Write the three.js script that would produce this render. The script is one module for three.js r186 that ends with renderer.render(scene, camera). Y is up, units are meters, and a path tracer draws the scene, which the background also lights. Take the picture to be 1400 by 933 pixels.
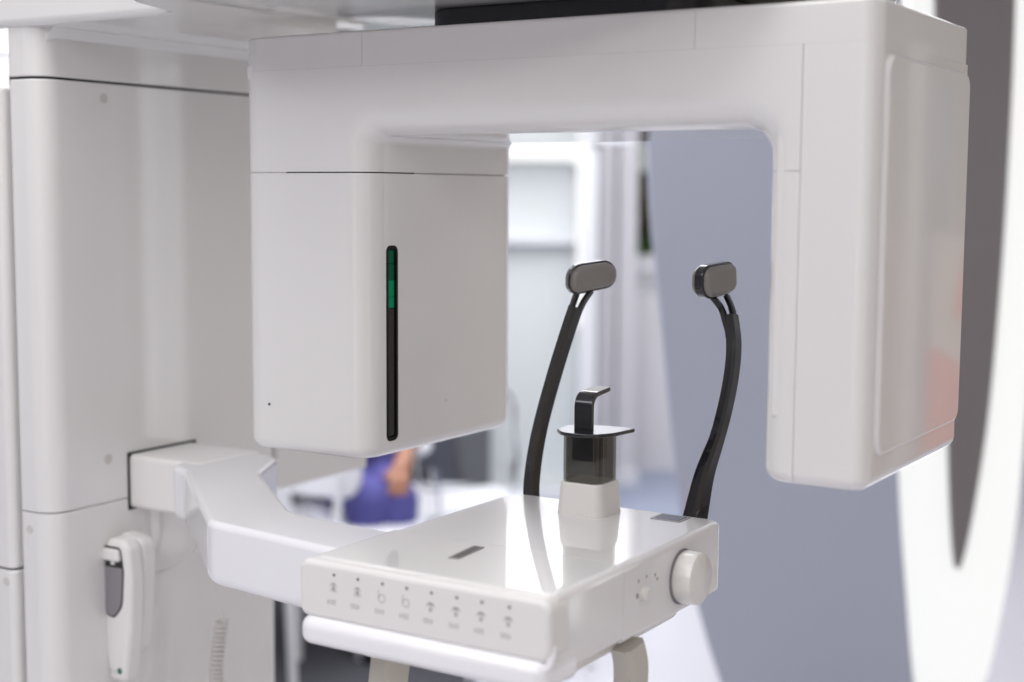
import * as THREE from 'three';
import { mergeGeometries, toCreasedNormals } from 'three/addons/utils/BufferGeometryUtils.js';
import { RectAreaLightUniformsLib } from 'three/addons/lights/RectAreaLightUniformsLib.js';
import { MarchingCubes } from 'three/addons/objects/MarchingCubes.js';
import { Brush, Evaluator, INTERSECTION, SUBTRACTION } from 'three-bvh-csg';

// ------------------------------------------------------------------ camera, exposure, lamps
const scene = new THREE.Scene();
scene.background = new THREE.Color(0x000000);
const YAW = THREE.MathUtils.degToRad(32);
const EYE = new THREE.Vector3(1.06, 1.55, 1.70);
const camera = new THREE.PerspectiveCamera(26.27, 1400 / 933, 0.05, 60);
camera.position.copy(EYE);
camera.rotation.order = 'YXZ';
camera.rotation.set(-Math.atan(204.5 / 2000), YAW, THREE.MathUtils.degToRad(0.35));
camera.focus = 1.88; camera.userData.fStop = 2.0;
const renderer = new THREE.WebGLRenderer({ antialias: true });
renderer.setSize(1024, 682);
renderer.toneMapping = THREE.LinearToneMapping;
renderer.toneMappingExposure = 0.67;
renderer.shadowMap.enabled = true;
RectAreaLightUniformsLib.init();

// the stand's own axes: u across, w behind the machine (the stand is turned 32 degrees to the machine)
const U = new THREE.Vector3(Math.cos(YAW), 0, -Math.sin(YAW)), W = new THREE.Vector3(-Math.sin(YAW), 0, -Math.cos(YAW));
const STAND = new THREE.Vector3(EYE.x, 0, EYE.z).addScaledVector(W, 2);
const at = (u, y, w) => new THREE.Vector3(0, y, 0).add(STAND).addScaledVector(U, u).addScaledVector(W, w);

const used = {};
function numbered(n) { const k = used[n] = (used[n] ?? -1) + 1; return k ? `${n}_${String(k).padStart(3, '0')}` : n; }
function shade(o) { o.traverse((m) => { if (m.isMesh) { m.castShadow = true; m.receiveShadow = true; } }); return o; }
function tag(o, label, category, group, kind) {
  if (label) o.userData.label = label;
  if (category) o.userData.category = category;
  if (group) o.userData.group = group;
  if (kind) o.userData.kind = kind;
  return o;
}
function thing(name, label, category, pos = [0, 0, 0], turn = 0, group) {
  const o = new THREE.Group(); o.name = numbered(name); o.position.set(...pos); o.rotation.y = turn;
  scene.add(o); return tag(o, label, category, group);
}
const standThing = (name, label, cat, u, w, group) => { const p = at(u, 0, w); return thing(name, label, cat, [p.x, 0, p.z], YAW, group); };
function part(name, geo, mat, parent) { const m = new THREE.Mesh(geo, mat); m.name = name; m.castShadow = m.receiveShadow = true; parent.add(m); return m; }
function structure(name, geo, mat, label) { const m = part(numbered(name), geo, mat, scene); m.userData.kind = 'structure'; if (label) m.userData.label = label; return m; }

let seed = 12345;
const rnd = () => { seed = (seed * 1664525 + 1013904223) >>> 0; return seed / 4294967296; };

// ------------------------------------------------------------------ geometry helpers
// polygon with rounded corners -> [a, b, na, nb]
function rpoly(pts, r, n = 10, upright = []) {   // upright: numbers of the edges (from that point on) that keep their place when a rim is rounded
  let area = 0; const L = pts.length;
  for (let i = 0; i < L; i++) { const p = pts[i], q = pts[(i + 1) % L]; area += p[0] * q[1] - q[0] * p[1]; }
  const P = area > 0 ? pts : [...pts].reverse();
  const R = typeof r === 'number' ? P.map(() => r) : (area > 0 ? r : [...r].reverse());
  const edge = (i) => (upright.includes(area > 0 ? i : (2 * L - 2 - i) % L) ? 0 : 1), out = [];
  for (let i = 0; i < L; i++) {
    const a = P[(i + L - 1) % L], b = P[i], c = P[(i + 1) % L];
    const l1 = Math.hypot(b[0] - a[0], b[1] - a[1]), l2 = Math.hypot(c[0] - b[0], c[1] - b[1]);
    const d1 = [(b[0] - a[0]) / l1, (b[1] - a[1]) / l1], d2 = [(c[0] - b[0]) / l2, (c[1] - b[1]) / l2];
    const n1 = [d1[1], -d1[0]], n2 = [d2[1], -d2[0]];
    const cr = d1[0] * d2[1] - d1[1] * d2[0], turn = Math.atan2(cr, d1[0] * d2[0] + d1[1] * d2[1]);
    const rad = R[i];
    if (rad <= 0 || Math.abs(turn) < 1e-3) {
      const e1 = edge((i + L - 1) % L), e2 = edge(i), det = n1[0] * n2[1] - n1[1] * n2[0];
      const o = Math.abs(det) < 1e-3 ? [n1[0] * e1, n1[1] * e1] : [(e1 * n2[1] - e2 * n1[1]) / det, (n1[0] * e2 - n2[0] * e1) / det];
      out.push([b[0], b[1], n1[0], n1[1], o[0], o[1], !e1], [b[0], b[1], n2[0], n2[1], o[0], o[1], !e2]); continue;
    }
    const t = Math.min(rad * Math.tan(Math.abs(turn) / 2), l1 * (R[(i + L - 1) % L] > 0 ? 0.499 : 0.98), l2 * (R[(i + 1) % L] > 0 ? 0.499 : 0.98)), rr = t / Math.tan(Math.abs(turn) / 2), s = Math.sign(turn);
    const cx = b[0] - d1[0] * t - n1[0] * rr * s, cy = b[1] - d1[1] * t - n1[1] * rr * s;
    const a0 = Math.atan2(n1[1], n1[0]);
    const k = Math.max(2, Math.ceil(n * Math.abs(turn) / 1.57));
    for (let j = 0; j <= k; j++) { const g = a0 + turn * j / k, x = Math.cos(g), y = Math.sin(g); out.push([cx + x * rr * s, cy + y * rr * s, x, y]); }
  }
  return out;
}
// a prism over that polygon between t0 and t1 with rounded rims b0, b1; axis: the direction of t
function loft(plan, t0, t1, b0 = 0, b1 = b0, axis = 'y', n = 6) {
  const prof = [];
  if (b0 > 0) for (let k = 0; k <= n; k++) { const g = k / n * Math.PI / 2; prof.push([t0 + b0 * (1 - Math.cos(g)), b0 * (1 - Math.sin(g)), -Math.cos(g), Math.sin(g)]); } else prof.push([t0, 0, 0, 1]);
  if (b1 > 0) for (let k = n; k >= 0; k--) { const g = k / n * Math.PI / 2; prof.push([t1 - b1 * (1 - Math.cos(g)), b1 * (1 - Math.sin(g)), Math.cos(g), Math.sin(g)]); } else prof.push([t1, 0, 0, 1]);
  return loftProfile(plan, prof, axis);
}
const put = { y: (a, b, t) => [a, t, b], z: (a, b, t) => [a, b, t], x: (a, b, t) => [t, b, a] };   // x: plan is (z, y)
// a corner entry may carry its own shift (oa, ob) and a flag that its side stays upright
function loftProfile(plan, prof, axis) {
  const N = plan.length, pos = [], nor = [], idx = [], f = put[axis];
  for (const [t, ins, nt, nn] of prof) for (const [a, b, na, nb, oa = na, ob = nb, flat = false] of plan) { pos.push(...f(a - oa * ins, b - ob * ins, t)); nor.push(...(flat ? f(na, nb, 0) : f(na * nn, nb * nn, nt))); }
  for (let k = 0; k + 1 < prof.length; k++) for (let i = 0; i < N; i++) { const j = (i + 1) % N, A = k * N + i, B = k * N + j, Cc = A + N, D = B + N; idx.push(A, B, D, A, D, Cc); }
  for (const [k, s] of [[0, -1], [prof.length - 1, 1]]) {
    const [t, ins] = prof[k], ring = plan.map(([a, b, na, nb, oa = na, ob = nb]) => new THREE.Vector2(a - oa * ins, b - ob * ins)), base = pos.length / 3;
    for (const v of ring) { pos.push(...f(v.x, v.y, t)); nor.push(...f(0, 0, s)); }
    for (const [i, j, l] of THREE.ShapeUtils.triangulateShape(ring, [])) idx.push(base + i, base + j, base + l);
  }
  return finish(pos, nor, idx);
}
function finish(pos, nor, idx) {
  const v = (k) => new THREE.Vector3(pos[3 * k], pos[3 * k + 1], pos[3 * k + 2]), q = (k) => new THREE.Vector3(nor[3 * k], nor[3 * k + 1], nor[3 * k + 2]), I = [];
  for (let i = 0; i < idx.length; i += 3) {
    const [a, b, c] = idx.slice(i, i + 3), g = v(b).sub(v(a)).cross(v(c).sub(v(a)));
    if (g.length() < 1e-13) continue;
    if (g.dot(q(a).add(q(b)).add(q(c))) < 0) I.push(a, c, b); else I.push(a, b, c);
  }
  const geo = new THREE.BufferGeometry();
  geo.setAttribute('position', new THREE.Float32BufferAttribute(pos, 3));
  geo.setAttribute('normal', new THREE.Float32BufferAttribute(nor, 3));
  const uv = []; for (let i = 0; i < pos.length; i += 3) uv.push(pos[i] + pos[i + 2] * 0.7, pos[i + 1] + pos[i + 2] * 0.3);
  geo.setAttribute('uv', new THREE.Float32BufferAttribute(uv, 2));
  geo.setIndex(I);
  return geo;
}
const rect = (a0, a1, b0, b1) => [[a0, b0], [a1, b0], [a1, b1], [a0, b1]];
const box = (x0, x1, y0, y1, z0, z1, r = 0.004) => loft(rpoly(rect(x0, x1, z0, z1), r, 4), y0, y1, r, r, 'y', 3);
function lathe(pts, seg = 40) { return toCreasedNormals(new THREE.LatheGeometry(pts.map(([x, y]) => new THREE.Vector2(x, y)), seg), 0.6); }
function tube(pts, r, seg = 60, rs = 10, closed = false) { return new THREE.TubeGeometry(new THREE.CatmullRomCurve3(pts.map((p) => new THREE.Vector3(...p)), closed, 'centripetal'), seg, r, rs, closed); }
// a bar swept along points, hexagonal section, width w(t) along wide, thickness h(t)
function bar(pts, wide, w, h, seg = 40) {
  const c = new THREE.CatmullRomCurve3(pts.map((p) => new THREE.Vector3(...p)), false, 'centripetal');
  const sec = [[-1, -0.18], [-0.35, -1], [0.15, -1], [1, -0.3], [1, 0.3], [0.15, 1], [-0.35, 1], [-1, 0.18]], pos = [], idx = [], S = sec.length;
  for (let i = 0; i <= seg; i++) {
    const t = i / seg, p = c.getPointAt(t), tan = c.getTangentAt(t), a = wide.clone().addScaledVector(tan, -wide.dot(tan)).normalize(), b = tan.clone().cross(a);
    for (const [x, y] of sec) { const q = p.clone().addScaledVector(a, x * w(t) / 2).addScaledVector(b, y * h(t) / 2); pos.push(q.x, q.y, q.z); }
  }
  for (let i = 0; i < seg; i++) for (let j = 0; j < S; j++) { const k = (j + 1) % S, A = i * S + j, B = i * S + k; idx.push(A, A + S, B + S, A, B + S, B); }
  for (let j = 1; j + 1 < S; j++) { idx.push(0, j, j + 1); idx.push(seg * S, seg * S + j + 1, seg * S + j); }
  const g = new THREE.BufferGeometry(); g.setAttribute('position', new THREE.Float32BufferAttribute(pos, 3)); g.setIndex(idx); g.computeVertexNormals();
  return toCreasedNormals(g, 0.5);
}
const ev = new Evaluator(); ev.useGroups = false; ev.attributes = ['position', 'normal', 'uv'];
function csg(a, b, op) { const A = new Brush(a), B = new Brush(b); A.updateMatrixWorld(); B.updateMatrixWorld(); return ev.evaluate(A, B, op).geometry; }
const boxG = (x0, x1, y0, y1, z0, z1) => new THREE.BoxGeometry(x1 - x0, y1 - y0, z1 - z0).translate((x0 + x1) / 2, (y0 + y1) / 2, (z0 + z1) / 2);

// ------------------------------------------------------------------ materials
function noiseTex(size, f) {
  const d = new Uint8Array(size * size * 4);
  for (let i = 0; i < size * size; i++) { const v = f(i % size, (i / size) | 0); d[4 * i] = d[4 * i + 1] = d[4 * i + 2] = Math.max(0, Math.min(255, v)); d[4 * i + 3] = 255; }
  const t = new THREE.DataTexture(d, size, size); t.wrapS = t.wrapT = THREE.RepeatWrapping; t.magFilter = THREE.LinearFilter; t.minFilter = THREE.LinearMipmapLinearFilter; t.generateMipmaps = true; t.needsUpdate = true; return t;
}
function smoothNoise(size, cells) {
  const g = Array.from({ length: cells * cells }, rnd);
  return (x, y) => { const fx = x / size * cells, fy = y / size * cells, i = Math.floor(fx), j = Math.floor(fy), a = fx - i, b = fy - j, s = (t) => t * t * (3 - 2 * t), G = (p, q) => g[(q % cells) * cells + (p % cells)]; return G(i, j) * (1 - s(a)) * (1 - s(b)) + G(i + 1, j) * s(a) * (1 - s(b)) + G(i, j + 1) * (1 - s(a)) * s(b) + G(i + 1, j + 1) * s(a) * s(b); };
}
const nA = smoothNoise(256, 7), nB = smoothNoise(256, 23), nC = smoothNoise(256, 90);
const lin = (r, g, b) => new THREE.Color().setRGB(r, g, b);
const std = (c, o = {}) => new THREE.MeshStandardMaterial({ color: c, roughness: 0.5, ...o });
const phys = (c, o = {}) => new THREE.MeshPhysicalMaterial({ color: c, roughness: 0.4, ...o });
const M = {
  white: phys(lin(0.78, 0.77, 0.763), { roughness: 0.34, clearcoat: 1, clearcoatRoughness: 0.035 }),
  whiteSatin: phys(lin(0.78, 0.765, 0.755), { roughness: 0.6, clearcoat: 0.35, clearcoatRoughness: 0.25 }),
  bright: phys(lin(0.88, 0.88, 0.91), { roughness: 0.3, clearcoat: 1, clearcoatRoughness: 0.08 }),
  cream: phys(lin(0.76, 0.74, 0.71), { roughness: 0.4, clearcoat: 0.4, clearcoatRoughness: 0.15 }),
  seam: std(lin(0.03, 0.03, 0.03), { roughness: 0.7 }),
  black: phys(lin(0.009, 0.009, 0.011), { roughness: 0.25, specularIntensity: 0.5, clearcoat: 1, clearcoatRoughness: 0.025 }),
  blackGap: phys(lin(0.008, 0.008, 0.014), { roughness: 0.25 }),
  taupe: phys(lin(0.2, 0.185, 0.17), { roughness: 0.42, clearcoat: 0.3, clearcoatRoughness: 0.3 }),
  smoke: phys(lin(0.52, 0.51, 0.48), { roughness: 0.06, transmission: 1, thickness: 0, ior: 1.5 }),
  greyKnob: phys(lin(0.52, 0.49, 0.43), { roughness: 0.5 }),
  cap: std(lin(0.6, 0.57, 0.55), { roughness: 0.6 }),
  cordWhite: std(lin(0.72, 0.7, 0.68), { roughness: 0.5 }),
  grip: std(lin(0.24, 0.23, 0.25), { roughness: 0.45 }),
  chrome: std(lin(0.35, 0.34, 0.33), { roughness: 0.25, metalness: 0.9 }),
  led: phys(lin(0.0, 0.03, 0.015), { emissive: lin(0.0, 0.16, 0.07), emissiveIntensity: 1, roughness: 0.3, specularIntensity: 0.2 }),
  ledDim: phys(lin(0.0, 0.03, 0.015), { emissive: lin(0.0, 0.05, 0.022), emissiveIntensity: 1, roughness: 0.3, specularIntensity: 0.2 }),
  brownGlass: phys(lin(0.02, 0.015, 0.012), { roughness: 0.12, specularIntensity: 0.25 }),
  rimBlack: phys(lin(0.006, 0.006, 0.006), { roughness: 0.4, specularIntensity: 0.3 }),
  dark: phys(lin(0.1, 0.09, 0.09), { roughness: 0.15 }),
  lavender: phys(lin(0.45, 0.48, 0.585), { roughness: 0.75 }),
  glow: std(lin(0.25, 0.25, 0.25), { emissive: lin(0.99, 1, 0.99), emissiveIntensity: 1.2 }),
  boxGlow: std(lin(0.25, 0.25, 0.25), { emissive: lin(0.98, 0.98, 1), emissiveIntensity: 2.6 }),
  lampGlow: std(lin(0.9, 0.9, 0.9), { emissive: lin(1, 0.99, 0.98), emissiveIntensity: 2.0 }),
  petalGrey: std(lin(0.2, 0.185, 0.19), { roughness: 0.55 }),
  wallWhite: std(lin(0.72, 0.71, 0.75), { roughness: 0.8 }),
  hallWall: std(lin(0.66, 0.59, 0.5), { roughness: 0.9 }),
  ceiling: std(lin(0.7, 0.7, 0.72), { roughness: 0.9 }),
  floor: phys(lin(0.66, 0.66, 0.72), { roughness: 0.35, clearcoat: 0.5, clearcoatRoughness: 0.2 }),
  carpet: std(lin(0.075, 0.075, 0.09), { roughness: 0.95 }),
  blueCarpet: std(lin(0.36, 0.4, 0.52), { roughness: 0.95 }),
  slate: std(lin(0.055, 0.06, 0.08), { roughness: 0.8 }),
  furniture: phys(lin(0.78, 0.79, 0.83), { roughness: 0.35, clearcoat: 0.4 }),
  niche: std(lin(0.74, 0.78, 0.78), { roughness: 0.7 }),
  acrylic: phys(lin(0.96, 0.97, 0.98), { roughness: 0.03, transmission: 1, thickness: 0.02, ior: 1.49 }),
  scrubs: std(lin(0.1, 0.095, 0.33), { roughness: 0.9 }),
  skin: phys(lin(0.42, 0.2, 0.13), { roughness: 0.55 }),
  hair: std(lin(0.02, 0.014, 0.01), { roughness: 0.6 }),
  shoe: std(lin(0.02, 0.02, 0.03), { roughness: 0.5 }),
  leafGreen: phys(lin(0.07, 0.14, 0.04), { roughness: 0.6, side: THREE.DoubleSide }),
  leafOlive: phys(lin(0.13, 0.11, 0.06), { roughness: 0.7, side: THREE.DoubleSide }),
  petalWhite: std(lin(0.75, 0.8, 0.74), { roughness: 0.8, side: THREE.DoubleSide }),
  bark: std(lin(0.1, 0.06, 0.035), { roughness: 0.9 }),
  orange: std(lin(0.75, 0.13, 0.05), { roughness: 0.7 }),
};

// ------------------------------------------------------------------ unseen lamps over the stand; front and right ones added to even the shading
function unseenLamp(u, w, sx, sz, y, power, color, label) {
  const p = at(u, 0, w), t = thing('unseen_light_panel', label, 'ceiling light', [p.x, y, p.z], YAW, 'unseen light panels over the stand');
  part('lamp_frame', box(-sx / 2 - 0.03, sx / 2 + 0.03, 0, 0.06, -sz / 2 - 0.03, sz / 2 + 0.03, 0.005), M.wallWhite, t);
  part('lamp_diffuser', box(-sx / 2, sx / 2, -0.012, -0.001, -sz / 2, sz / 2, 0.002), M.lampGlow, t);
  const l = new THREE.RectAreaLight(color, power, sx, sz); l.position.set(0, -0.02, 0); l.rotation.x = -Math.PI / 2; t.add(l);
  return t;
}
unseenLamp(-2.1, -1.9, 1.8, 1.8, 3.0, 4.2, new THREE.Color(0.94, 0.94, 1), 'unseen large square light panel over the front left of the stand');
unseenLamp(-0.5, -0.3, 1.8, 1.8, 3.0, 2.4, new THREE.Color(1, 0.98, 0.96), 'unseen square light panel above the white machine');
unseenLamp(-0.6, 2.6, 2.4, 1.6, 3.0, 6.5, new THREE.Color(0.98, 0.98, 1), 'unseen wide light panel brightening the seating area behind the machine');
unseenLamp(0.9, 4.4, 3.0, 1.8, 3.0, 5, new THREE.Color(0.98, 0.98, 1), 'unseen wide light panel brightening the blue carpet at the back');
unseenLamp(-0.4, -3.9, 3.0, 1.6, 3.0, 3.6, new THREE.Color(1, 0.97, 0.95), 'unseen wide fill panel added over the aisle in front');
unseenLamp(3.6, -0.6, 1.6, 3.0, 3.0, 1.5, new THREE.Color(1, 0.82, 0.6), 'unseen long warm fill panel added over the right hand aisle');

// ------------------------------------------------------------------ setting
{
  const slab = (u0, u1, y0, y1, w0, w1) => { const g = boxG(u0, u1, y0, y1, -w1, -w0); const m = new THREE.Matrix4().makeRotationY(YAW); const p = at(0, 0, 0); g.applyMatrix4(m).translate(p.x, 0, p.z); return g; };
  structure('floor', slab(-7, 6, -0.1, 0, -6, 9), M.floor, 'pale glossy stand floor');
  structure('carpet', slab(-6, -0.12, 0.0, 0.006, 1.6, 8.9), M.carpet, 'dark slate carpet behind the machine');
  structure('blue_carpet', slab(-0.118, 1.15, 0.0, 0.006, 3.6, 8.9), M.blueCarpet, 'blue grey carpet at the back of the stand');
  structure('ceiling', slab(-7, 6, 3.1, 3.2, -6, 9), M.ceiling, 'pale hall ceiling');
  structure('back_wall', slab(-7, 6, 0, 3.1, 9, 9.2), M.wallWhite, 'white wall at the back of the stand');
  structure('front_wall', slab(-7, 6, 0, 3.1, -6.2, -6), M.hallWall, 'plain wall across the aisle');
  structure('left_wall', slab(-7.2, -7, 0, 3.1, -6, 9), M.wallWhite, 'white side wall');
  structure('right_wall', slab(6, 6.2, 0, 3.1, -6, 9), M.hallWall, 'plain side wall');
}

// ------------------------------------------------------------------ the x-ray machine
const BASE = [-0.75, 0, 0];
const X = thing('panoramic_xray_machine', 'white dental panoramic x-ray machine with C-shaped overhead gantry', 'x-ray machine', BASE);
const P = (name, geo, mat, parent = X) => part(name, geo.translate(-BASE[0], -BASE[1], -BASE[2]), mat, parent);

// column
P('rear_column', loft(rpoly(rect(-1.15, -0.728, -0.262, 0.2615), [0.03, 0.012, 0.012, 0.03]), 0.975, 1.697, 0.004), M.white);
P('rear_column', loft(rpoly(rect(-1.15, -0.728, -0.262, 0.2615), [0.03, 0.012, 0.012, 0.03]), 0, 0.972, 0.004), M.white);
const colPlan = (z0) => rpoly(rect(-0.722, -0.65, z0, 0.253), [0.004, 0.03, 0.045, 0.012], 14);
const lowerCover = P('lower_column_cover', loft(colPlan(-0.257), 0, 1.0656, 0.0015), M.white);
const upperCover = P('upper_column_cover', loft(colPlan(-0.257), 1.067, 1.709, 0.0025), M.white);
P('column_cap', loft(colPlan(-0.45), 1.7125, 1.80, 0.0025, 0), M.white);
P('column_wing', loft(rpoly(rect(-0.735, -0.653, -0.52, -0.2575), 0.01), 1.017, 1.7115, 0.006), M.white);
P('column_core', box(-0.74, -0.654, 0.02, 1.69, -0.24, 0.235, 0.03), M.white);
P('column_dark_core', box(-0.74, -0.66, 1.7, 1.72, -0.24, 0.235), M.seam);  // dark core that shows through the top seam
for (const [y, z, par] of [[1.686, 0.133, upperCover], [1.135, 0.14, upperCover]]) P('screw_cap', lathe([[0, 0.0012], [0.0068, 0.0012], [0.0078, 0], [0, 0]], 24).rotateZ(-Math.PI / 2).translate(-0.6498, y, z), M.cap, par);
P('screw_cap', lathe([[0, 0.0012], [0.0062, 0.0012], [0.007, 0], [0, 0]], 24).rotateX(Math.PI / 2).translate(-0.698, 1.04, 0.2528), M.cap, lowerCover);
P('screw_cap', lathe([[0, 0.0012], [0.0062, 0.0012], [0.007, 0], [0, 0]], 24).rotateX(Math.PI / 2).translate(-0.744, 0.955, 0.2614), M.cap, lowerCover);

// overhead arm
const oh = P('overhead_arm', loft(rpoly([[-1.05, -0.262], [-0.42, -0.262], [-0.35, -0.37], [0.2, -0.37], [0.49, -0.16], [0.49, 0.16], [0.2, 0.40], [-0.33, 0.40], [-0.375, 0.262], [-1.05, 0.262]], [0.02, 0.05, 0.08, 0.2, 0.16, 0.16, 0.2, 0.06, 0.045, 0.02]), 1.783, 2.0, 0.012, 0.03), M.white);
P('neck_fillet', loft(rpoly([[-0.655, 1.762], [-0.636, 1.785], [-0.655, 1.785]], [0.001, 0.002, 0.001]), -0.44, 0.236, 0.0, 0.0, 'z'), M.white, oh);
P('bearing_plate', loft(rpoly(rect(-0.06, 0.335, -0.3, 0.138), 0.05), 1.757, 1.7828, 0.003), M.blackGap, oh);

// rotating gantry: beam, caps, tube head, detector head
const ZF = 0.172, ZB = -0.205;
{
  // outline of the bridge in (x, y); the edges that meet other covers stay upright, the rest are rounded towards front and back
  const q = (a, b, na, nb, oa, ob, flat) => [a, b, na, nb, oa, ob, flat];
  const arc = (cx, cy, r, a0, a1, n) => Array.from({ length: n + 1 }, (_, k) => { const g = a0 + (a1 - a0) * k / n, x = Math.cos(g), y = Math.sin(g); return [cx + r * x, cy + r * y, -x, -y]; });
  const Y0 = 1.5748, Y1 = 1.7112, XR = 0.4745;
  const C = [q(-0.345, Y0, -1, 0, -1, 0, false), q(-0.345, Y0, 0, -1, -1, 0, true), q(-0.12, Y0, 0, -1, 1, 0, true), q(-0.12, Y0, 1, 0, 1, 0, false),
    ...arc(-0.108, 1.610, 0.012, Math.PI, Math.PI / 2, 6), ...arc(0.4, 1.592, 0.03, Math.PI / 2, 0, 10),
    q(0.43, Y0, -1, 0, -1, 0, false), q(0.43, Y0, 0, -1, -1, 0, true), q(XR, Y0, 0, -1, 0, 0, true), q(XR, Y0, 1, 0, 0, 0, true), q(XR, Y1, 1, 0, 0, 0, true), q(XR, Y1, 0, 1, 0, 0, true),
    q(-0.345, Y1, 0, 1, -1, 0, true), q(-0.345, Y1, -1, 0, -1, 0, false)];
  const beam = P('gantry_beam', loft(C, ZB, ZF, 0.04, 0.04, 'z', 12), M.white);
  for (const [x0, x1, r, up] of [[-0.345, -0.1275, [0.04, 0, 0, 0.04], [1]], [-0.127, 0.346, [0, 0, 0, 0], [1, 3]], [0.3465, 0.558, [0, 0.04, 0.022, 0], [3]]])
    P('gantry_cap', loft(rpoly(rect(x0, x1, ZB, ZF), r, 12, up), 1.7113, 1.757, 0, 0.005), M.white, beam);
  const head = loft(rpoly(rect(-0.345, -0.12, ZB, ZF), 0.04, 14), 1.19, 1.5732, 0.016, 0.001);
  const slotPlan = (g) => rpoly(rect(0.104 - g, 0.131 + g, 1.211 - g, 1.477 + g), 0.009 + g, 8);
  const tubeHead = P('tube_head', csg(head, loft(slotPlan(0), -0.129, -0.1, 0, 0, 'x'), SUBTRACTION), M.white);
  const rim = csg(loft(slotPlan(-0.0003), -0.1285, -0.1195, 0, 0.0008, 'x'), loft(slotPlan(-0.005), -0.126, -0.1, 0, 0, 'x'), SUBTRACTION);
  P('status_window_rim', rim, M.rimBlack, tubeHead);
  P('status_window', box(-0.1262, -0.1215, 1.217, 1.392, 0.1095, 0.1255, 0.0012), M.brownGlass, tubeHead);
  for (const [a, b, m] of [[1.3925, 1.4075, M.led], [1.408, 1.43, M.led], [1.4305, 1.452, M.ledDim], [1.4525, 1.4705, M.ledDim]]) P('status_led', box(-0.1262, -0.1222, a, b, 0.1095, 0.1235, 0.001), m, tubeHead);
  P('light_guide', box(-0.1262, -0.1217, 1.217, 1.4705, 0.1072, 0.1088, 0.0004), M.brownGlass, tubeHead);
  P('tiny_screw', new THREE.SphereGeometry(0.0022, 12, 8).translate(-0.1204, 1.252, -0.01), M.cap, tubeHead);
  P('tiny_screw', new THREE.SphereGeometry(0.002, 12, 8).translate(-0.292, 1.254, ZF), M.seam, tubeHead);
  P('gantry_core', mergeGeometries([box(-0.34, -0.125, 1.56, 1.59, ZB + 0.03, 0.06), box(-0.33, 0.54, 1.70, 1.72, ZB + 0.01, ZF - 0.003), box(0.445, 0.54, 1.3, 1.72, ZB + 0.02, ZF - 0.003)]), M.white, beam);
  P('gantry_gap_shade', loft(rpoly(rect(-0.26, -0.1235, 0.062, ZF - 0.0035), [0, 0, 0.037, 0], 10), 1.56, 1.585, 0.001), M.seam, beam);  // dark block standing in for the shade inside the open seam
  const inner = P('detector_inner_cover', loft(rpoly(rect(0.43, 0.4747, ZB, ZF), [0.04, 0, 0, 0.04], 14, [1]), 1.225, 1.5738, 0.016, 0.0006), M.white);
  const outer = P('detector_outer_cover', loft(rpoly(rect(0.4753, 0.558, ZB, ZF), [0, 0.03, 0.02, 0], 14, [3]), 1.225, 1.7112, 0.016, 0), M.white);
  P('side_panel', loft(rpoly(rect(-0.175, 0.15, 1.262, 1.70), [0.02, 0.022, 0.022, 0.02], 8), 0.552, 0.564, 0, 0.005, 'x'), M.white, outer);
}

// support arm from the column to the chin table
P('arm_groove_shade', box(-0.652, -0.648, 1.047, 1.139, -0.05, 0.101, 0.0015), M.seam);  // thin dark plate painting the darkness of the groove round the mount
P('arm_mount', box(-0.66, -0.5, 1.05, 1.1355, -0.045, 0.097, 0.008), M.whiteSatin);
P('support_arm', loft(rpoly([[0.02, 0.397], [-0.225, 0.366], [-0.487, 0.142], [-0.54, 0.118], [-0.56, -0.04], [-0.45, -0.03], [-0.385, 0.088], [-0.17, 0.268], [0.02, 0.285]], [0, 0.05, 0.05, 0.04, 0.02, 0.05, 0.08, 0.09, 0], 12), 1.048, 1.134, 0.018, 0.009), M.bright);

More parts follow.
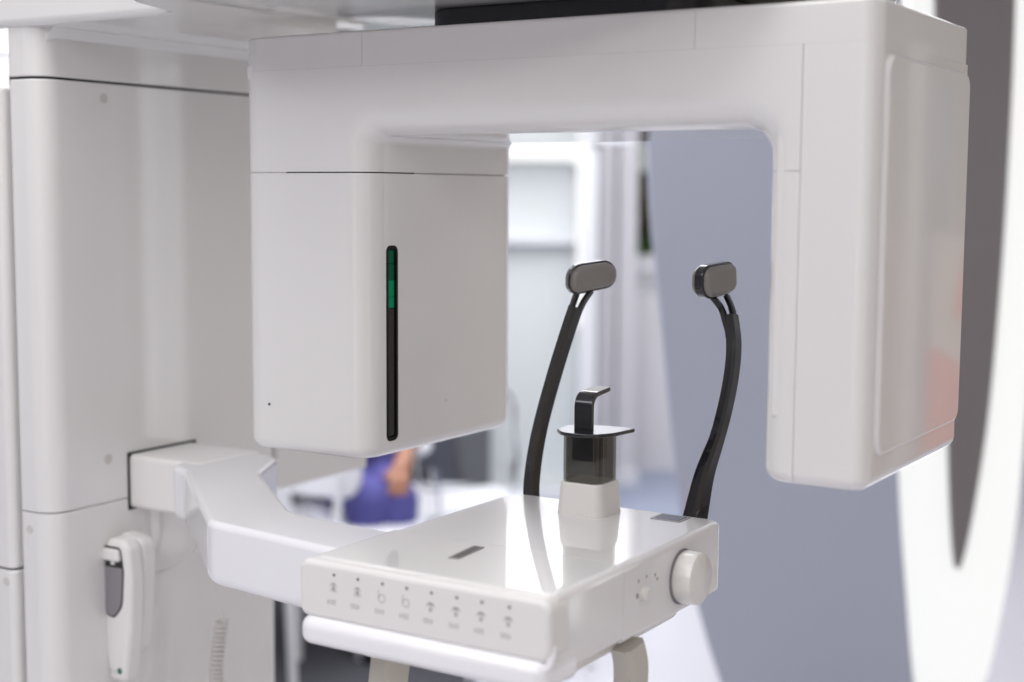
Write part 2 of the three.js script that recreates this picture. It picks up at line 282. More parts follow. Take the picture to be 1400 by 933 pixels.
// chin table
const front = P('table_front', loft(rpoly(rect(-0.005, 0.319, 0.2749, 0.431), [0, 0, 0.016, 0.016], 8, [0]), 1.047, 1.1345, 0.006, 0.009), M.white);
const rear = P('table_rear', loft(rpoly(rect(0.0, 0.319, 0.0, 0.2743), [0.03, 0.02, 0, 0], 8, [2]), 1.044, 1.1345, 0.006, 0.009), M.white);
P('table_core', box(0.003, 0.3165, 1.055, 1.132, 0.02, 0.42), M.white, front);
P('underside_tray', loft(rpoly(rect(0.03, 0.29, 0.05, 0.41), 0.03), 1.018, 1.05, 0.01, 0), M.cream, front);
{
  const kp = P('keypad_panel', loft(rpoly(rect(-0.013, 0.3215, 1.0655, 1.1325), [0.012, 0.012, 0.014, 0.014], 8), 0.4, 0.441, 0.004, 0.007, 'z'), M.whiteSatin);
  P('bumper_strip', mergeGeometries([loft(rpoly(rect(-0.011, 0.3205, 0.38, 0.4515), [0.004, 0.004, 0.022, 0.022], 10), 1.036, 1.0675, 0.01, 0.0135, 'y', 9), tube([[0.309, 1.058, 0.4385], [0.3165, 1.061, 0.437], [0.3192, 1.07, 0.434], [0.3192, 1.084, 0.429]], 0.0045, 24, 10).toNonIndexed()].map((g) => (g.index ? g.toNonIndexed() : g))), M.bright);
  const bx = [0.039, 0.073, 0.107, 0.14, 0.173, 0.206, 0.238, 0.272];
  const icon = (k) => {
    const c = document.createElement('canvas'); c.width = 96; c.height = 160; const g = c.getContext('2d');
    g.clearRect(0, 0, 96, 160); g.strokeStyle = g.fillStyle = 'rgba(135,134,135,0.5)'; g.lineWidth = 5;
    const arch = (x, y, r) => { g.beginPath(); g.arc(x, y, r, Math.PI, 2 * Math.PI); g.stroke(); };
    if (k < 2) { arch(58, 34, 20); arch(58, 60, 20); g.fillRect(52, 14, 14, 46); } else if (k < 4) { g.beginPath(); g.arc(58, 46, 20, 0, 7); g.stroke(); g.fillRect(36, 4, 5, 46); } else { g.fillRect(42, 22, 30, 14); g.fillRect(48, 44, 18, 22); arch(57, 44, 24); }
    g.lineWidth = 4;
    for (let j = 0; j < 3; j++) { const x = 18 + j * 20; if ((k + j) % 3) { g.strokeRect(x, 104, 12, 20); } else { g.fillRect(x + 2, 102, 5, 26); g.fillRect(x, 114, 14, 4); } }
    const t = new THREE.CanvasTexture(c); t.colorSpace = THREE.SRGBColorSpace; return t;
  };
  bx.forEach((x, k) => {
    P('button_lamp', lathe([[0, 0.0007], [0.0014, 0.0007], [0.0018, 0], [0, 0]], 16).rotateX(Math.PI / 2).translate(x, 1.1195, 0.441), M.dark, kp);
    P('button_print', new THREE.PlaneGeometry(0.021, 0.035).translate(x - 0.003, 1.0955, 0.4413), std(lin(1, 1, 1), { map: icon(k), transparent: true, roughness: 0.6, opacity: 0.8 }), kp);
  });
}
P('nameplate', loft(rpoly([[0.1365, 0.358], [0.1495, 0.3545], [0.1445, 0.292], [0.1295, 0.2935]], 0.002, 4), 1.134, 1.1358, 0, 0.0008), M.chrome, front);
P('nameplate_inlay', loft(rpoly([[0.1395, 0.353], [0.1462, 0.3515], [0.1415, 0.296], [0.1335, 0.2975]], 0.001, 4), 1.1352, 1.1363, 0, 0.0003), M.dark, front);
P('small_display', loft(rpoly(rect(0.236, 0.279, 0.012, 0.047), 0.003, 4), 1.134, 1.1354, 0, 0.0006), M.grip, rear);
P('display_glass', loft(rpoly(rect(0.24, 0.275, 0.017, 0.042), 0.002, 4), 1.135, 1.1359, 0, 0.0004), M.black, rear);
const knob = P('adjusting_knob', lathe([[0, 0.026], [0.0275, 0.026], [0.0312, 0.0235], [0.0325, 0.004], [0.0305, 0], [0, 0]], 56).rotateZ(-Math.PI / 2).translate(0.3205, 1.0885, 0.124), M.cream);
P('knob_gap_shade', lathe([[0, 0.0016], [0.0338, 0.0016], [0.0338, 0], [0, 0]], 48).rotateZ(-Math.PI / 2).translate(0.3189, 1.0885, 0.124), M.grip, knob);  // thin disc coloured dark for the shaded gap behind the knob
P('selector_button', lathe([[0, 0.008], [0.006, 0.008], [0.008, 0.006], [0.0085, 0], [0, 0]], 28).rotateZ(-Math.PI / 2).translate(0.319, 1.091, 0.226), M.cream, rear);
for (const [y, z, s] of [[1.091, 0.241, 0.0022], [1.108, 0.238, 0.0014], [1.109, 0.218, 0.0014], [1.106, 0.196, 0.0013], [1.1, 0.19, 0.0013]]) P('selector_mark', box(0.3188, 0.3194, y - s, y + s * 1.6, z - s, z + s, 0.0002), M.grip, rear);

// grips under the table
for (const [pts, w] of [
  [[[0.302, 1.03, 0.232], [0.302, 1.005, 0.222], [0.29, 0.95, 0.205], [0.272, 0.88, 0.21], [0.24, 0.80, 0.22], [0.22, 0.72, 0.2]], 0.04],
  [[[0.055, 1.03, 0.35], [0.05, 1.0, 0.35], [0.04, 0.95, 0.345], [0.02, 0.88, 0.33], [0.0, 0.80, 0.31], [-0.02, 0.72, 0.29]], 0.046]]) P('hand_grip', bar(pts, new THREE.Vector3(0.75, 0, -0.66), () => w, () => 0.03), M.greyKnob, front);

// chin rest
{
  const base = P('chin_rest', loftProfile(rpoly(rect(0.117, 0.187, 0.02, 0.088), 0.016, 8), [[1.1335, 0, 0, 1], [1.14, 0.001, 0.05, 1], [1.174, 0.004, 0.05, 1], [1.1765, 0.0055, 0.8, 0.6], [1.177, 0.0075, 1, 0]], 'y'), M.cream);
  const outer = loft(rpoly(rect(0.1235, 0.181, 0.0265, 0.082), 0.012, 6), 1.165, 1.2385, 0.001), hole = loft(rpoly(rect(0.1265, 0.178, 0.0295, 0.079), 0.01, 6), 1.168, 1.3, 0);
  P('smoked_box', csg(outer, hole, SUBTRACTION), M.smoke, base);
  P('bite_stem', loft(rpoly(rect(0.134, 0.17, 0.036, 0.074), 0.006, 5), 1.204, 1.239, 0.003), M.black, base);
  P('bite_flange', loft(rpoly([[0.113, 0.03], [0.113, 0.075], [0.135, 0.098], [0.178, 0.094], [0.194, 0.064], [0.2, 0.014], [0.16, 0.016]], [0.02, 0.02, 0.03, 0.03, 0.03, 0.006, 0.02], 8), 1.2388, 1.2438, 0.0015), M.black, base);
  const hook = rpoly([[0.066, 1.243], [0.0725, 1.243], [0.0725, 1.292], [0.022, 1.2965], [0.022, 1.2905], [0.03, 1.2895], [0.066, 1.286]], [0, 0, 0.02, 0.002, 0.002, 0.004, 0.014], 10);
  P('bite_hook', loft(hook, 0.138, 0.1645, 0.0015, 0.0015, 'x'), M.black, base);
}

// temple supports
{
  const R = U.clone();
  const mk = (pts, w0, wt, pad, n, L, H, tilt, prong, shape) => {
    const arm = P('temple_support', bar(pts, R, (t) => w0 + (wt - w0) * Math.min(1, t * 1.9), () => 0.02, 60), M.black);
    const e = new THREE.Vector3(...pts[pts.length - 1]), c = new THREE.Vector3(...pad), nv = new THREE.Vector3(...n).normalize();
    for (const s of [-1, 1]) { const q = c.clone().addScaledVector(R, s * 0.0095 + prong).add(new THREE.Vector3(0, -H * 0.42, 0)), e0 = e.clone().addScaledVector(R, s * 0.0055), e1 = e0.clone().addScaledVector(e.clone().sub(new THREE.Vector3(...pts[pts.length - 2])).normalize(), -0.02); P('prong', bar([e1.toArray(), e0.clone().lerp(q, 0.35).toArray(), q.toArray()], R, () => 0.0088, () => 0.011, 12), M.black, arm); }
    const m = new THREE.Matrix4().makeBasis(new THREE.Vector3(nv.z, 0, -nv.x), new THREE.Vector3(0, 1, 0), nv).multiply(new THREE.Matrix4().makeRotationZ(tilt)).setPosition(c);
    const out = (g) => rpoly([[-L / 2 - g, -H / 2 - g], [L / 2 + g, -H * 0.36 - g], [L / 2 + g, H / 2 + g], [-L * 0.44 - g, H * 0.46 + g]], shape.map((r) => r * H + g), 10);
    P('pad_band', loft(out(0.001), -0.012, 0.004, 0.003, 0.003, 'z').applyMatrix4(m), M.black, arm);
    P('pad_cover', loft(out(-0.002), 0.0, 0.012, 0, 0.007, 'z').applyMatrix4(m), M.taupe, arm);
    P('pad_cover', loft(out(-0.002), -0.022, -0.008, 0.009, 0, 'z').applyMatrix4(m), M.taupe, arm);
  };
  mk([[0.03, 1.06, 0.003], [0.029, 1.109, -0.005], [0.0245, 1.136, -0.01], [0.023, 1.168, -0.017], [0.026, 1.218, -0.028], [0.037, 1.289, -0.045], [0.051, 1.355, -0.06], [0.0585, 1.39, -0.07]], 0.024, 0.021, [0.077, 1.432, -0.08], [0.75, 0, 0.66], 0.072, 0.043, 0.1, -0.009, [0.3, 0.42, 0.48, 0.5]);
  mk([[0.266, 1.06, 0.002], [0.27, 1.105, -0.004], [0.274, 1.132, -0.01], [0.281, 1.185, -0.02], [0.296, 1.243, -0.03], [0.304, 1.309, -0.045], [0.303, 1.355, -0.055], [0.293, 1.39, -0.066]], 0.04, 0.02, [0.268, 1.434, -0.075], [0.95, 0, 0.3], 0.066, 0.047, 0.06, 0.004, [0.55, 0.32, 0.24, 0.34]);
}
for (const x of [0.03, 0.268]) P('temple_mount', box(x - 0.022, x + 0.022, 1.05, 1.088, -0.02, 0.02, 0.004), M.cream, rear);

// cradle for the hand switch, and the wire from it
P('switch_cradle', loft(rpoly([[-0.655, 0.81], [-0.617, 0.832], [-0.61, 0.86], [-0.6, 0.97], [-0.604, 1.008], [-0.655, 1.016]], [0.004, 0.02, 0.03, 0.03, 0.018, 0.01], 8), 0.088, 0.118, 0.008, 0.006, 'z'), M.whiteSatin);
P('cable', tube([[-0.645, 0.945, 0.085], [-0.63, 0.94, 0.055], [-0.62, 0.947, 0.03], [-0.61, 0.97, -0.005], [-0.6, 1.05, -0.02]], 0.0028, 30, 8), M.cordWhite);

// hand switch
{
  const base = [-0.63, 0.785, 0.14];
  const H = thing('exposure_hand_switch', 'white hand switch with grey oval grip hanging on the column', 'hand switch', base);
  const T = (g) => g.translate(-base[0], -base[1], -base[2]);
  const hand = [[-0.648, 0.786], [-0.613, 0.786], [-0.6, 0.87], [-0.5955, 0.95], [-0.6, 1.0], [-0.612, 1.013], [-0.645, 1.013], [-0.655, 0.998], [-0.664, 0.93], [-0.662, 0.87]];
  const body = part('switch_body', T(loft(rpoly(hand, [0.01, 0.01, 0.05, 0.06, 0.016, 0.014, 0.014, 0.016, 0.06, 0.05], 8), 0.119, 0.15, 0.008, 0.009, 'z', 8)), M.whiteSatin, H);
  const oval = (g) => rpoly([[-0.6535 - g, 1.0 + g], [-0.617 + g, 1.0 + g], [-0.6105 + g, 0.965], [-0.615 + g, 0.908], [-0.633, 0.888 - g], [-0.652 - g, 0.892], [-0.657 - g, 0.93], [-0.656 - g, 0.97]], [0.008, 0.008, 0.03, 0.03, 0.012, 0.012, 0.03, 0.02], 8);
  part('grip_rim', T(loft(oval(0.0012), 0.148, 0.1506, 0, 0.0006, 'z')), M.seam, body);
  part('grip_insert', T(loft(rpoly([[-0.654, 0.969], [-0.6125, 0.969], [-0.613, 0.95], [-0.6165, 0.909], [-0.633, 0.89], [-0.651, 0.894], [-0.656, 0.93]], [0.002, 0.002, 0.03, 0.03, 0.012, 0.012, 0.03], 8), 0.149, 0.1519, 0, 0.0012, 'z')), M.grip, body);
  const btn = part('exposure_button', T(loft(rpoly([[-0.652, 0.998], [-0.618, 0.998], [-0.6145, 0.979], [-0.6515, 0.979]], 0.005, 6), 0.149, 0.157, 0, 0.004, 'z')), M.whiteSatin, body);
  part('button_tab', T(box(-0.635, -0.628, 0.973, 0.981, 0.149, 0.1535, 0.001)), M.whiteSatin, btn);
  part('logo_dot', T(lathe([[0, 0.0006], [0.0045, 0.0006], [0.005, 0], [0, 0]], 20).rotateX(Math.PI / 2).translate(-0.6235, 0.805, 0.1503)), std(lin(0.0, 0.14, 0.08)), body);
  const c = document.createElement('canvas'); c.width = 128; c.height = 48; const g = c.getContext('2d'); g.clearRect(0, 0, 128, 48); g.strokeStyle = 'rgba(120,120,122,0.8)'; g.lineWidth = 4;
  g.beginPath(); for (let x = 8; x < 110; x += 14) { g.moveTo(x, 24 - (x % 3) * 4); g.lineTo(x + 8, 10 + (x % 5) * 3); } for (let x = 30; x < 120; x += 16) { g.moveTo(x, 40); g.lineTo(x + 10, 38); } g.stroke();
  const t = new THREE.CanvasTexture(c); t.colorSpace = THREE.SRGBColorSpace;
  part('small_print', T(new THREE.PlaneGeometry(0.022, 0.009).translate(-0.6375, 0.803, 0.1503)), std(lin(1, 1, 1), { map: t, transparent: true }), body);
  // cord: from the foot of the switch down, round and up as a coil to the arm
  const pts = [[-0.63, 0.79, 0.134], [-0.63, 0.70, 0.13], [-0.62, 0.52, 0.09], [-0.60, 0.42, 0.03], [-0.588, 0.47, -0.015], [-0.585, 0.55, -0.022]];
  part('cord', T(tube(pts, 0.003, 60, 8)), M.cordWhite, H);
  const coil = []; const turns = 40, y0 = 0.55, y1 = 0.845;
  for (let i = 0; i <= turns * 12; i++) { const a = i / 12 * 2 * Math.PI, s = i / (turns * 12), bend = s > 0.75 ? -(s - 0.75) * 0.06 : 0; coil.push([-0.585 + 0.0085 * Math.cos(a), y0 + (y1 - y0) * s, -0.022 + bend + 0.0115 * Math.sin(a)]); }
  part('coiled_cord', T(tube(coil, 0.0027, turns * 18, 6)), M.cordWhite, H);
  part('cord', T(tube([[-0.577, 0.845, -0.037], [-0.58, 0.87, -0.03], [-0.58, 0.92, -0.016], [-0.575, 1.06, -0.012]], 0.0028, 24, 8)), M.cordWhite, H);
}

// ------------------------------------------------------------------ behind the machine
// petal shaped partitions; outlines in (u, y)
{
  const spline = (pts) => new THREE.SplineCurve(pts.map(([a, b]) => new THREE.Vector2(a, b))).getPoints(60).map((v) => [v.x, v.y]);
  const solid = (pts, z0, z1, b) => loft(rpoly(pts, 0.0), z0, z1, b, b, 'z');
  const lav = standThing('lavender_partition', 'tall lavender curved partition between the two black temple rests and the white light', 'partition', 0, 2.0);
  part('partition_panel', solid([...spline([[0.27, 3.0], [0.345, 2.2], [0.363, 1.714], [0.377, 1.477], [0.4, 1.277], [0.423, 1.076], [0.452, 0.831], [0.493, 0.542], [0.538, 0.354], [0.593, 0.179], [0.66, 0.0]]), ...spline([[1.18, 0], [1.132, 0.182], [1.098, 0.462], [1.068, 0.773], [1.03, 1.4], [1.02, 2.029], [1.04, 3.0]])], -0.03, 0.03, 0), M.lavender, lav);
  const lit = standThing('light_petal', 'tall glowing white petal shaped light at the right edge', 'light', 0, 2.1);
  part('light_face', solid([...spline([[1.09, 3.0], [1.078, 2.075], [1.076, 1.3], [1.087, 0.764], [1.108, 0.533], [1.13, 0.343], [1.152, 0.165], [1.19, 0.0]]), ...spline([[1.28, 0], [1.36, 0.167], [1.395, 0.344], [1.42, 0.535], [1.438, 0.766], [1.445, 1.076], [1.43, 1.6], [1.405, 2.077], [1.36, 3.0]])], -0.04, 0.04, 0), M.glow, lit);
  part('grey_inlay', solid(spline([[1.12, 3.0], [1.142, 2.066], [1.178, 1.874], [1.196, 1.482], [1.212, 1.083], [1.228, 0.778], [1.243, 0.593], [1.258, 0.5], [1.277, 0.541], [1.302, 0.696], [1.331, 0.962], [1.351, 1.384], [1.358, 1.778], [1.358, 2.067], [1.35, 3.0]]), 0.045, 0.07, 0), M.petalGrey, lit);
  const l = new THREE.RectAreaLight(new THREE.Color(1, 1, 0.99), 2.2, 0.25, 2.2); l.position.set(1.26, 1.3, 0.08); l.rotation.y = Math.PI; lit.add(l);
}
// display cabinet with a lit frame
{
  const c = standThing('display_cabinet', 'white display cabinet with a glowing rounded frame seen under the gantry', 'cabinet', 0, 5.0);
  const ring = csg(loft(rpoly(rect(-0.75, 0.4, 0.0, 1.77), 0.07), -0.1, 0.1, 0.01, 0.01, 'z'), loft(rpoly(rect(-0.7, 0.315, 0.12, 1.69), 0.04), -0.05, 0.3, 0, 0, 'z'), SUBTRACTION);
  part('cabinet_frame', ring, M.furniture, c);
  part('frame_light', csg(loft(rpoly(rect(-0.71, 0.325, 0.9, 1.745), 0.05), 0.1005, 0.112, 0, 0, 'z'), loft(rpoly(rect(-0.72, 0.3, 0.8, 1.69), 0.03), 0, 0.3, 0, 0, 'z'), SUBTRACTION), M.glow, c);
  part('cabinet_back', box(-0.699, 0.314, 0.121, 1.689, -0.049, -0.02), M.niche, c);
  part('shelf', box(-0.69, 0.312, 1.3, 1.345, -0.018, 0.05), M.furniture, c);
  const l = new THREE.RectAreaLight(new THREE.Color(1, 1, 1), 1.2, 1.0, 0.09); l.position.set(-0.2, 1.68, 0.04); l.rotation.x = -Math.PI / 2; c.add(l);
}
for (const [u, wd, lab] of [[0.49, 0.045, 'slim white pillar beside the glowing cabinet'], [0.6, 0.05, 'slim white pillar beside the potted plant']]) {
  const t = standThing('stand_pillar', lab, 'pillar', u, 5.7, 'white pillars behind the machine');
  part('pillar_shaft', box(-wd, wd, 0, 3.05, -0.06, 0.06, 0.01), M.wallWhite, t); part('pillar_foot', box(-wd - 0.02, wd + 0.02, 0, 0.08, -0.09, 0.09, 0.006), M.furniture, t);
}
{
  const t = standThing('white_plinth', 'pale square plinth carrying the potted plant', 'plinth', 0.66, 6.3);
  part('plinth_body', loftProfile(rpoly(rect(-0.3, 0.27, -0.25, 0.25), 0.01, 4), [[0.006, -0.012, 0, 1], [0.03, -0.012, 0, 1], [0.38, -0.005, 0.05, 1], [1.02, 0.005, 0.05, 1]], 'y'), M.wallWhite, t);
  part('plinth_top', box(-0.31, 0.28, 1.021, 1.045, -0.26, 0.26, 0.006), M.furniture, t);
  const p = standThing('potted_plant', 'bushy potted plant in a white bowl beside the lavender partition', 'plant', 0.745, 6.3); p.position.y = 1.046; p.scale.setScalar(1.3);
  part('bowl_pot', lathe([[0, 0], [0.05, 0], [0.085, 0.03], [0.1, 0.08], [0.098, 0.12], [0.09, 0.12], [0.088, 0.1], [0, 0.1]], 36), M.furniture, p);
  const stem = part('stem', mergeGeometries([0, 1, 2].map((k) => tube([[0, 0.1, 0], [0.012 * (k - 1), 0.3, 0.01 * k], [0.03 * (k - 1), 0.52, -0.01 * k]], 0.009, 12, 6))), M.bark, p);
  const leaves = (n, y0, y1, r, s) => { const a = []; for (let i = 0; i < n; i++) { const g = new THREE.PlaneGeometry(s, s * 2.4, 1, 2); g.rotateX(rnd() * 2.4 - 1.2).rotateY(rnd() * 6.3); const q = rnd() * 6.3, rr = r * Math.sqrt(rnd()); g.translate(rr * Math.cos(q), y0 + (y1 - y0) * rnd(), rr * Math.sin(q)); a.push(g); } return mergeGeometries(a); };
  part('foliage', leaves(160, 0.1, 0.22, 0.09, 0.018), M.leafGreen, p);
  part('foliage', leaves(260, 0.2, 0.5, 0.06, 0.018), M.leafOlive, p);
  part('white_blossom', leaves(120, 0.48, 0.57, 0.05, 0.025), M.petalWhite, p);
}
{
  const t = standThing('light_box', 'wide glowing white light box on top of the display cabinet', 'light', -0.15, 4.98); t.position.y = 1.775;
  part('box_housing', box(-0.75, 0.72, 0, 0.9, -0.1, 0.04, 0.01), M.furniture, t);
  part('light_face', box(-0.73, 0.70, 0.52, 0.88, 0.041, 0.05, 0.003), M.boxGlow, t);
  const l = new THREE.RectAreaLight(new THREE.Color(1, 1, 1), 0.3, 1.4, 0.32); l.position.set(0, 0.715, 0.06); l.rotation.y = Math.PI; t.add(l);
  const s = standThing('light_wall', 'blank glowing white wall panel at the far left edge', 'light', -1.75, 3.2);
  part('wall_housing', box(-0.6, 0.75, 0, 2.9, -0.08, 0, 0.01), M.furniture, s);
  part('light_face', box(-0.58, 0.73, 0.1, 2.0, 0.001, 0.01, 0.003), M.glow, s);
  const k = new THREE.RectAreaLight(new THREE.Color(1, 1, 1), 1.0, 1.2, 1.8); k.position.set(0, 1.1, 0.02); k.rotation.y = Math.PI; s.add(k);
}
for (const [u, w, lab] of [[-1.5, -3.4, 'slim upright light column in the aisle, left of the camera'], [1.7, -3.0, 'slim upright light column in the aisle, right of the camera'], [3.3, 1.2, 'slim upright light column beyond the right hand edge']]) {
  const t = standThing('light_column', lab, 'light', u, w, 'upright light columns round the stand');
  part('column_foot', box(-0.18, 0.18, 0, 0.03, -0.18, 0.18, 0.005), M.furniture, t);
  part('light_tube', box(-0.07, 0.07, 0.031, 2.35, -0.07, 0.07, 0.02), M.boxGlow, t);
  const l = new THREE.RectAreaLight(0xffffff, 1.2, 0.13, 2.25); l.position.set(0, 1.2, w < 0 ? -0.08 : 0.08); if (w > 0) l.rotation.y = Math.PI; t.add(l);
}
// seating behind
function roundTable(u, w, r, h, label) {
  const t = standThing('round_table', label, 'table', u, w, 'white tables behind the machine');
  part('table_top', lathe([[0, h - 0.045], [r - 0.02, h - 0.045], [r, h - 0.03], [r, h - 0.012], [r - 0.012, h], [0, h]], 64), M.furniture, t);
  part('table_post', new THREE.CylinderGeometry(0.028, 0.028, h - 0.05, 20).translate(0, (h - 0.05) / 2, 0), M.furniture, t);
  part('table_foot', lathe([[0, 0], [r * 0.6, 0], [r * 0.58, 0.012], [0.05, 0.03], [0, 0.03]], 48), M.furniture, t);
}
roundTable(-0.62, 3.75, 0.3, 0.56, 'small round white table just under the tube head');
roundTable(-0.3, 3.1, 0.42, 0.44, 'low round white table behind the chin table');
{
  const t = standThing('low_cabinet', 'dark slate low cabinet behind the white tables', 'cabinet', -0.52, 4.6);
  part('cabinet_body', box(-0.55, 0.42, 0.06, 0.66, -0.2, 0.2, 0.01), M.slate, t); part('cabinet_plinth', box(-0.53, 0.40, 0, 0.059, -0.18, 0.18, 0.004), M.shoe, t);
  for (const x of [-0.225, 0.095]) part('door_gap', box(x - 0.003, x + 0.003, 0.08, 0.64, 0.2, 0.203, 0.0005), M.shoe, t);
}
function chair(name, u, w, turn, mat, label, h = 0.46) {
  const p = at(u, 0, w), t = thing(name, label, 'chair', [p.x, 0, p.z], YAW + turn, 'chairs behind the machine');
  part('seat', loft(rpoly(rect(-0.21, 0.21, -0.2, 0.21), 0.06), h - 0.03, h, 0.012), mat, t);
  part('backrest', loft(rpoly(rect(-0.2, 0.2, h + 0.08, h + 0.42), 0.07), -0.225, -0.2, 0.01, 0.01, 'z').rotateX(-0.12).translate(0, 0.02, 0.03), mat, t);
  for (const sx of [-1, 1]) for (const sz of [-1, 1]) part('leg', new THREE.CylinderGeometry(0.017, 0.014, h + 0.01, 14).rotateX(-sz * 0.1).rotateZ(sx * 0.1).translate(sx * 0.2, h / 2 - 0.012, sz * 0.19), mat, t);
  for (const sx of [-1, 1]) part('back_post', new THREE.CylinderGeometry(0.014, 0.014, 0.2, 12).rotateX(-0.12).translate(sx * 0.15, h + 0.06, -0.19), mat, t);
}
chair('acrylic_chair', -0.03, 2.75, 0.5, M.acrylic, 'clear acrylic chair just beside the tube head corner');
chair('white_chair', -0.78, 2.6, -0.4, M.furniture, 'white chair seen through the gap above the support arm');
chair('white_chair', -0.72, 3.0, 2.4, M.furniture, 'white chair whose legs show under the support arm', 0.42);

// a person seated behind, one hand on the knee, mostly hidden by the tube head
function sdfMesh(lo, hi, res, fn) {
  const mc = new MarchingCubes(res, M.skin, false, false, 200000); mc.isolation = 0;
  const S = mc.size, c = lo.map((v, k) => (v + hi[k]) / 2), h = lo.map((v, k) => (hi[k] - v) / 2), half = S / 2, v = new THREE.Vector3();
  for (let z = 0; z < S; z++) for (let y = 0; y < S; y++) for (let x = 0; x < S; x++) { v.set(c[0] + h[0] * (x - half) / half, c[1] + h[1] * (y - half) / half, c[2] + h[2] * (z - half) / half); mc.field[x + y * S + z * S * S] = -fn(v); }
  mc.update();
  const n = mc.count, g = new THREE.BufferGeometry(), p = new Float32Array(n * 3);
  for (let i = 0; i < n; i++) for (let k = 0; k < 3; k++) p[3 * i + k] = c[k] + h[k] * mc.positionArray[3 * i + k];
  g.setAttribute('position', new THREE.BufferAttribute(p, 3)); const e = 0.004, nn = new Float32Array(n * 3), q = new THREE.Vector3();
  for (let i = 0; i < n; i++) { q.fromArray(p, 3 * i); const d = [0, 1, 2].map((k) => { const a = q.toArray(), b = q.toArray(); a[k] += e; b[k] -= e; return fn(new THREE.Vector3(...a)) - fn(new THREE.Vector3(...b)); }); v.set(...d).normalize().toArray(nn, 3 * i); }
  g.setAttribute('normal', new THREE.BufferAttribute(nn, 3)); return g;
}
const cap = (p, a, ra, b, rb) => { const A = new THREE.Vector3(...a), ab = new THREE.Vector3(...b).sub(A), t = Math.max(0, Math.min(1, p.clone().sub(A).dot(ab) / ab.lengthSq())); return p.distanceTo(A.addScaledVector(ab, t)) - (ra + (rb - ra) * t); };
const smin = (k, ...d) => { let r = d[0]; for (let i = 1; i < d.length; i++) { const h = Math.max(0, k - Math.abs(r - d[i])) / k; r = Math.min(r, d[i]) - h * h * k / 4; } return r; };
{
  const o = at(-0.58, 0, 3.25), pr = thing('person', 'seated person in violet blue scrubs with a hand resting on the knee', 'person', [o.x, 0.006, o.z], YAW + 0.35);
  // hips at the origin, facing +z; knees 0.42 m ahead
  const S = [-1, 1];
  const leg = (p, s, g, h) => smin(0.04, cap(p, [s * 0.075, 0.53, 0.02], 0.08 + g, [s * 0.05, 0.5, 0.42], 0.052 + g), cap(p, [s * 0.05, 0.5, 0.42], 0.05 + g, [s * 0.065, 0.1, 0.45], 0.042 + h));
  const legs = (p, g, h) => Math.min(...S.map((s) => leg(p, s, g, h)));
  const torso = (p, g) => smin(0.06, cap(p, [-0.07, 0.55, 0], 0.115 + g, [0.07, 0.55, 0], 0.115 + g), cap(p, [0, 0.6, 0], 0.125 + g, [0, 0.88, 0.02], 0.13 + g), cap(p, [-0.13, 0.97, 0.02], 0.075 + g, [0.13, 0.97, 0.02], 0.075 + g));
  const wrist = (s) => (s > 0 ? [0.1, 0.615, 0.33] : [-0.06, 0.76, 0.2]);
  const J = (s) => [[s * 0.185, 0.97, 0.02], [s * 0.235, 0.7, 0.06], wrist(s)];
  const arms = (p, g, short) => Math.min(...S.map((s) => { const [a, b, c] = J(s), u = cap(p, a, 0.052 + g, short ? new THREE.Vector3(...a).lerp(new THREE.Vector3(...b), 0.6).toArray() : b, 0.043 + g); return short ? u : smin(0.03, u, cap(p, b, 0.042, c, 0.027)); }));
  const hand = (p, s) => {   // built for a wrist at (0, 0, 0) reaching along +z, fingers bending down
    const w = wrist(s), q = s > 0 ? new THREE.Vector3(p.x - w[0] + 0.4 * (p.z - w[2]), p.y - w[1], p.z - w[2]) : new THREE.Vector3(p.z - w[2], p.y - w[1], p.x - w[0]);
    let d = smin(0.015, cap(q, [0, 0, 0], 0.026, [0, -0.012, 0.07], 0.03), cap(q, [0, -0.012, 0.07], 0.028, [0, -0.022, 0.095], 0.027));
    for (let i = 0; i < 4; i++) { const x = (i - 1.5) * 0.018, r = Math.abs(i - 1.4) * 0.006; d = smin(0.006, d, cap(q, [x, -0.02, 0.1], 0.0095, [x, -0.037, 0.145 - r], 0.009), cap(q, [x, -0.037, 0.145 - r], 0.009, [x, -0.075, 0.162 - r * 1.4], 0.008)); }
    return smin(0.01, d, cap(q, [-0.02, -0.008, 0.06], 0.012, [-0.052, -0.03, 0.105], 0.0095));
  };
  const head = (p) => smin(0.03, cap(p, [0, 1.0, 0.02], 0.058, [0, 1.1, 0.03], 0.055), cap(p, [0, 1.19, 0.03], 0.088, [0, 1.14, 0.05], 0.07), cap(p, [0, 1.19, 0.12], 0.012, [0, 1.165, 0.135], 0.014), cap(p, [-0.088, 1.18, 0.025], 0.016, [0.088, 1.18, 0.025], 0.016));
  part('body', sdfMesh([-0.36, 0.02, -0.22], [0.36, 1.33, 0.6], 110, (p) => smin(0.03, torso(p, 0), legs(p, 0, 0), arms(p, 0), head(p), Math.min(hand(p, -1), hand(p, 1)))), M.skin, pr);
  part('scrubs_top', sdfMesh([-0.36, 0.42, -0.22], [0.36, 1.1, 0.4], 60, (p) => Math.max(smin(0.05, torso(p, 0.018), arms(p, 0.02, true)), 0.5 - p.y, p.y - 1.03)), M.scrubs, pr);
  part('scrubs_trousers', sdfMesh([-0.36, 0.04, -0.22], [0.36, 0.72, 0.6], 64, (p) => Math.max(smin(0.03, legs(p, 0.014, 0.04), cap(p, [-0.07, 0.55, 0], 0.12, [0.07, 0.55, 0], 0.12)), 0.1 - p.y)), M.scrubs, pr);
  part('hair', sdfMesh([-0.15, 1.0, -0.16], [0.15, 1.34, 0.2], 40, (p) => Math.max(cap(p, [0, 1.205, 0.015], 0.1, [0, 1.12, -0.02], 0.075), p.z - 0.08 + (1.25 - p.y) * 0.4)), M.hair, pr);
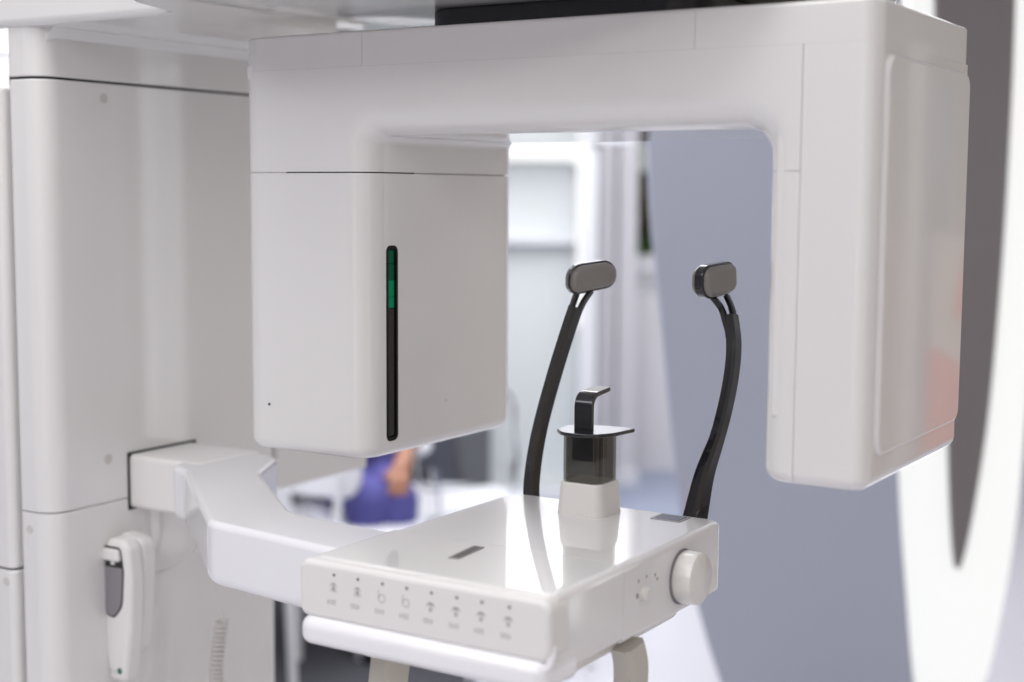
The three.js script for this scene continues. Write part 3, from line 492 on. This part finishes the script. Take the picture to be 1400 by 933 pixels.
  for (const s of S) part('shoe', loft(rpoly([[s * 0.065 - 0.042, 0.4], [s * 0.065 + 0.042, 0.4], [s * 0.065 + 0.047, 0.62], [s * 0.065 - 0.047, 0.62]], 0.04), 0.002, 0.1, 0.01, 0.04), M.shoe, pr);
  const st = standThing('stool', 'low white stool under the seated person', 'stool', -0.58, 3.25);
  part('stool_seat', lathe([[0, 0.39], [0.17, 0.39], [0.185, 0.4], [0.185, 0.42], [0.17, 0.432], [0, 0.432]], 40), M.furniture, st);
  part('stool_base', lathe([[0, 0.007], [0.14, 0.007], [0.13, 0.02], [0.04, 0.05], [0.03, 0.388], [0, 0.388]], 32), M.furniture, st);
}
// the orange banner that the glossy detector cover mirrors
{
  const t = thing('orange_banner', 'orange red exhibition banner outside the frame to the right', 'banner', [1.47, 0, -3.6], 0.1);
  for (const q of [[[-0.16, 1.34], [0.0, 1.34], [0.03, 1.12], [-0.16, 0.98]], [[-0.16, 0.86], [0.12, 1.0], [0.12, 0.4], [-0.16, 0.4]]]) part('banner_cloth', loft(rpoly(q, 0.012), -0.006, 0.006, 0.002, 0.002, 'z'), M.orange, t);
  part('banner_cloth', loft(rpoly(rect(-0.165, 0.125, 0.36, 1.4), 0.01), -0.014, -0.0065, 0.002, 0.001, 'z'), std(lin(0.62, 0.55, 0.48), { roughness: 0.8 }), t);
  for (const x of [-0.17, 0.12]) part('banner_post', new THREE.CylinderGeometry(0.015, 0.015, 1.6, 12).translate(x, 0.8, -0.022), M.chrome, t);
  for (const [x, wd, h, c, lab] of [[1.62, 0.05, 1.95, lin(0.34, 0.36, 0.4), 'slim grey stand added for mirrored streaks outside the frame to the right'], [1.7, 0.035, 2.1, lin(0.72, 0.7, 0.66), 'slim white stand added for mirrored streaks outside the frame to the right'], [1.84, 0.05, 1.9, lin(0.4, 0.33, 0.24), 'slim brown stand added for mirrored streaks outside the frame to the right']]) {
    const k = thing('added_streak_stand', lab, 'poster stand', [x, 0, -3.75], 0.1, 'stands added beyond the right hand edge for mirrored streaks');
    part('poster', box(-wd, wd, 0.1, h, -0.01, 0.01, 0.003), std(c, { roughness: 0.7 }), k); part('stand_foot', box(-wd - 0.01, wd + 0.01, 0, 0.099, -0.1, 0.1, 0.005), M.chrome, k);
  }
}

renderer.render(scene, camera);
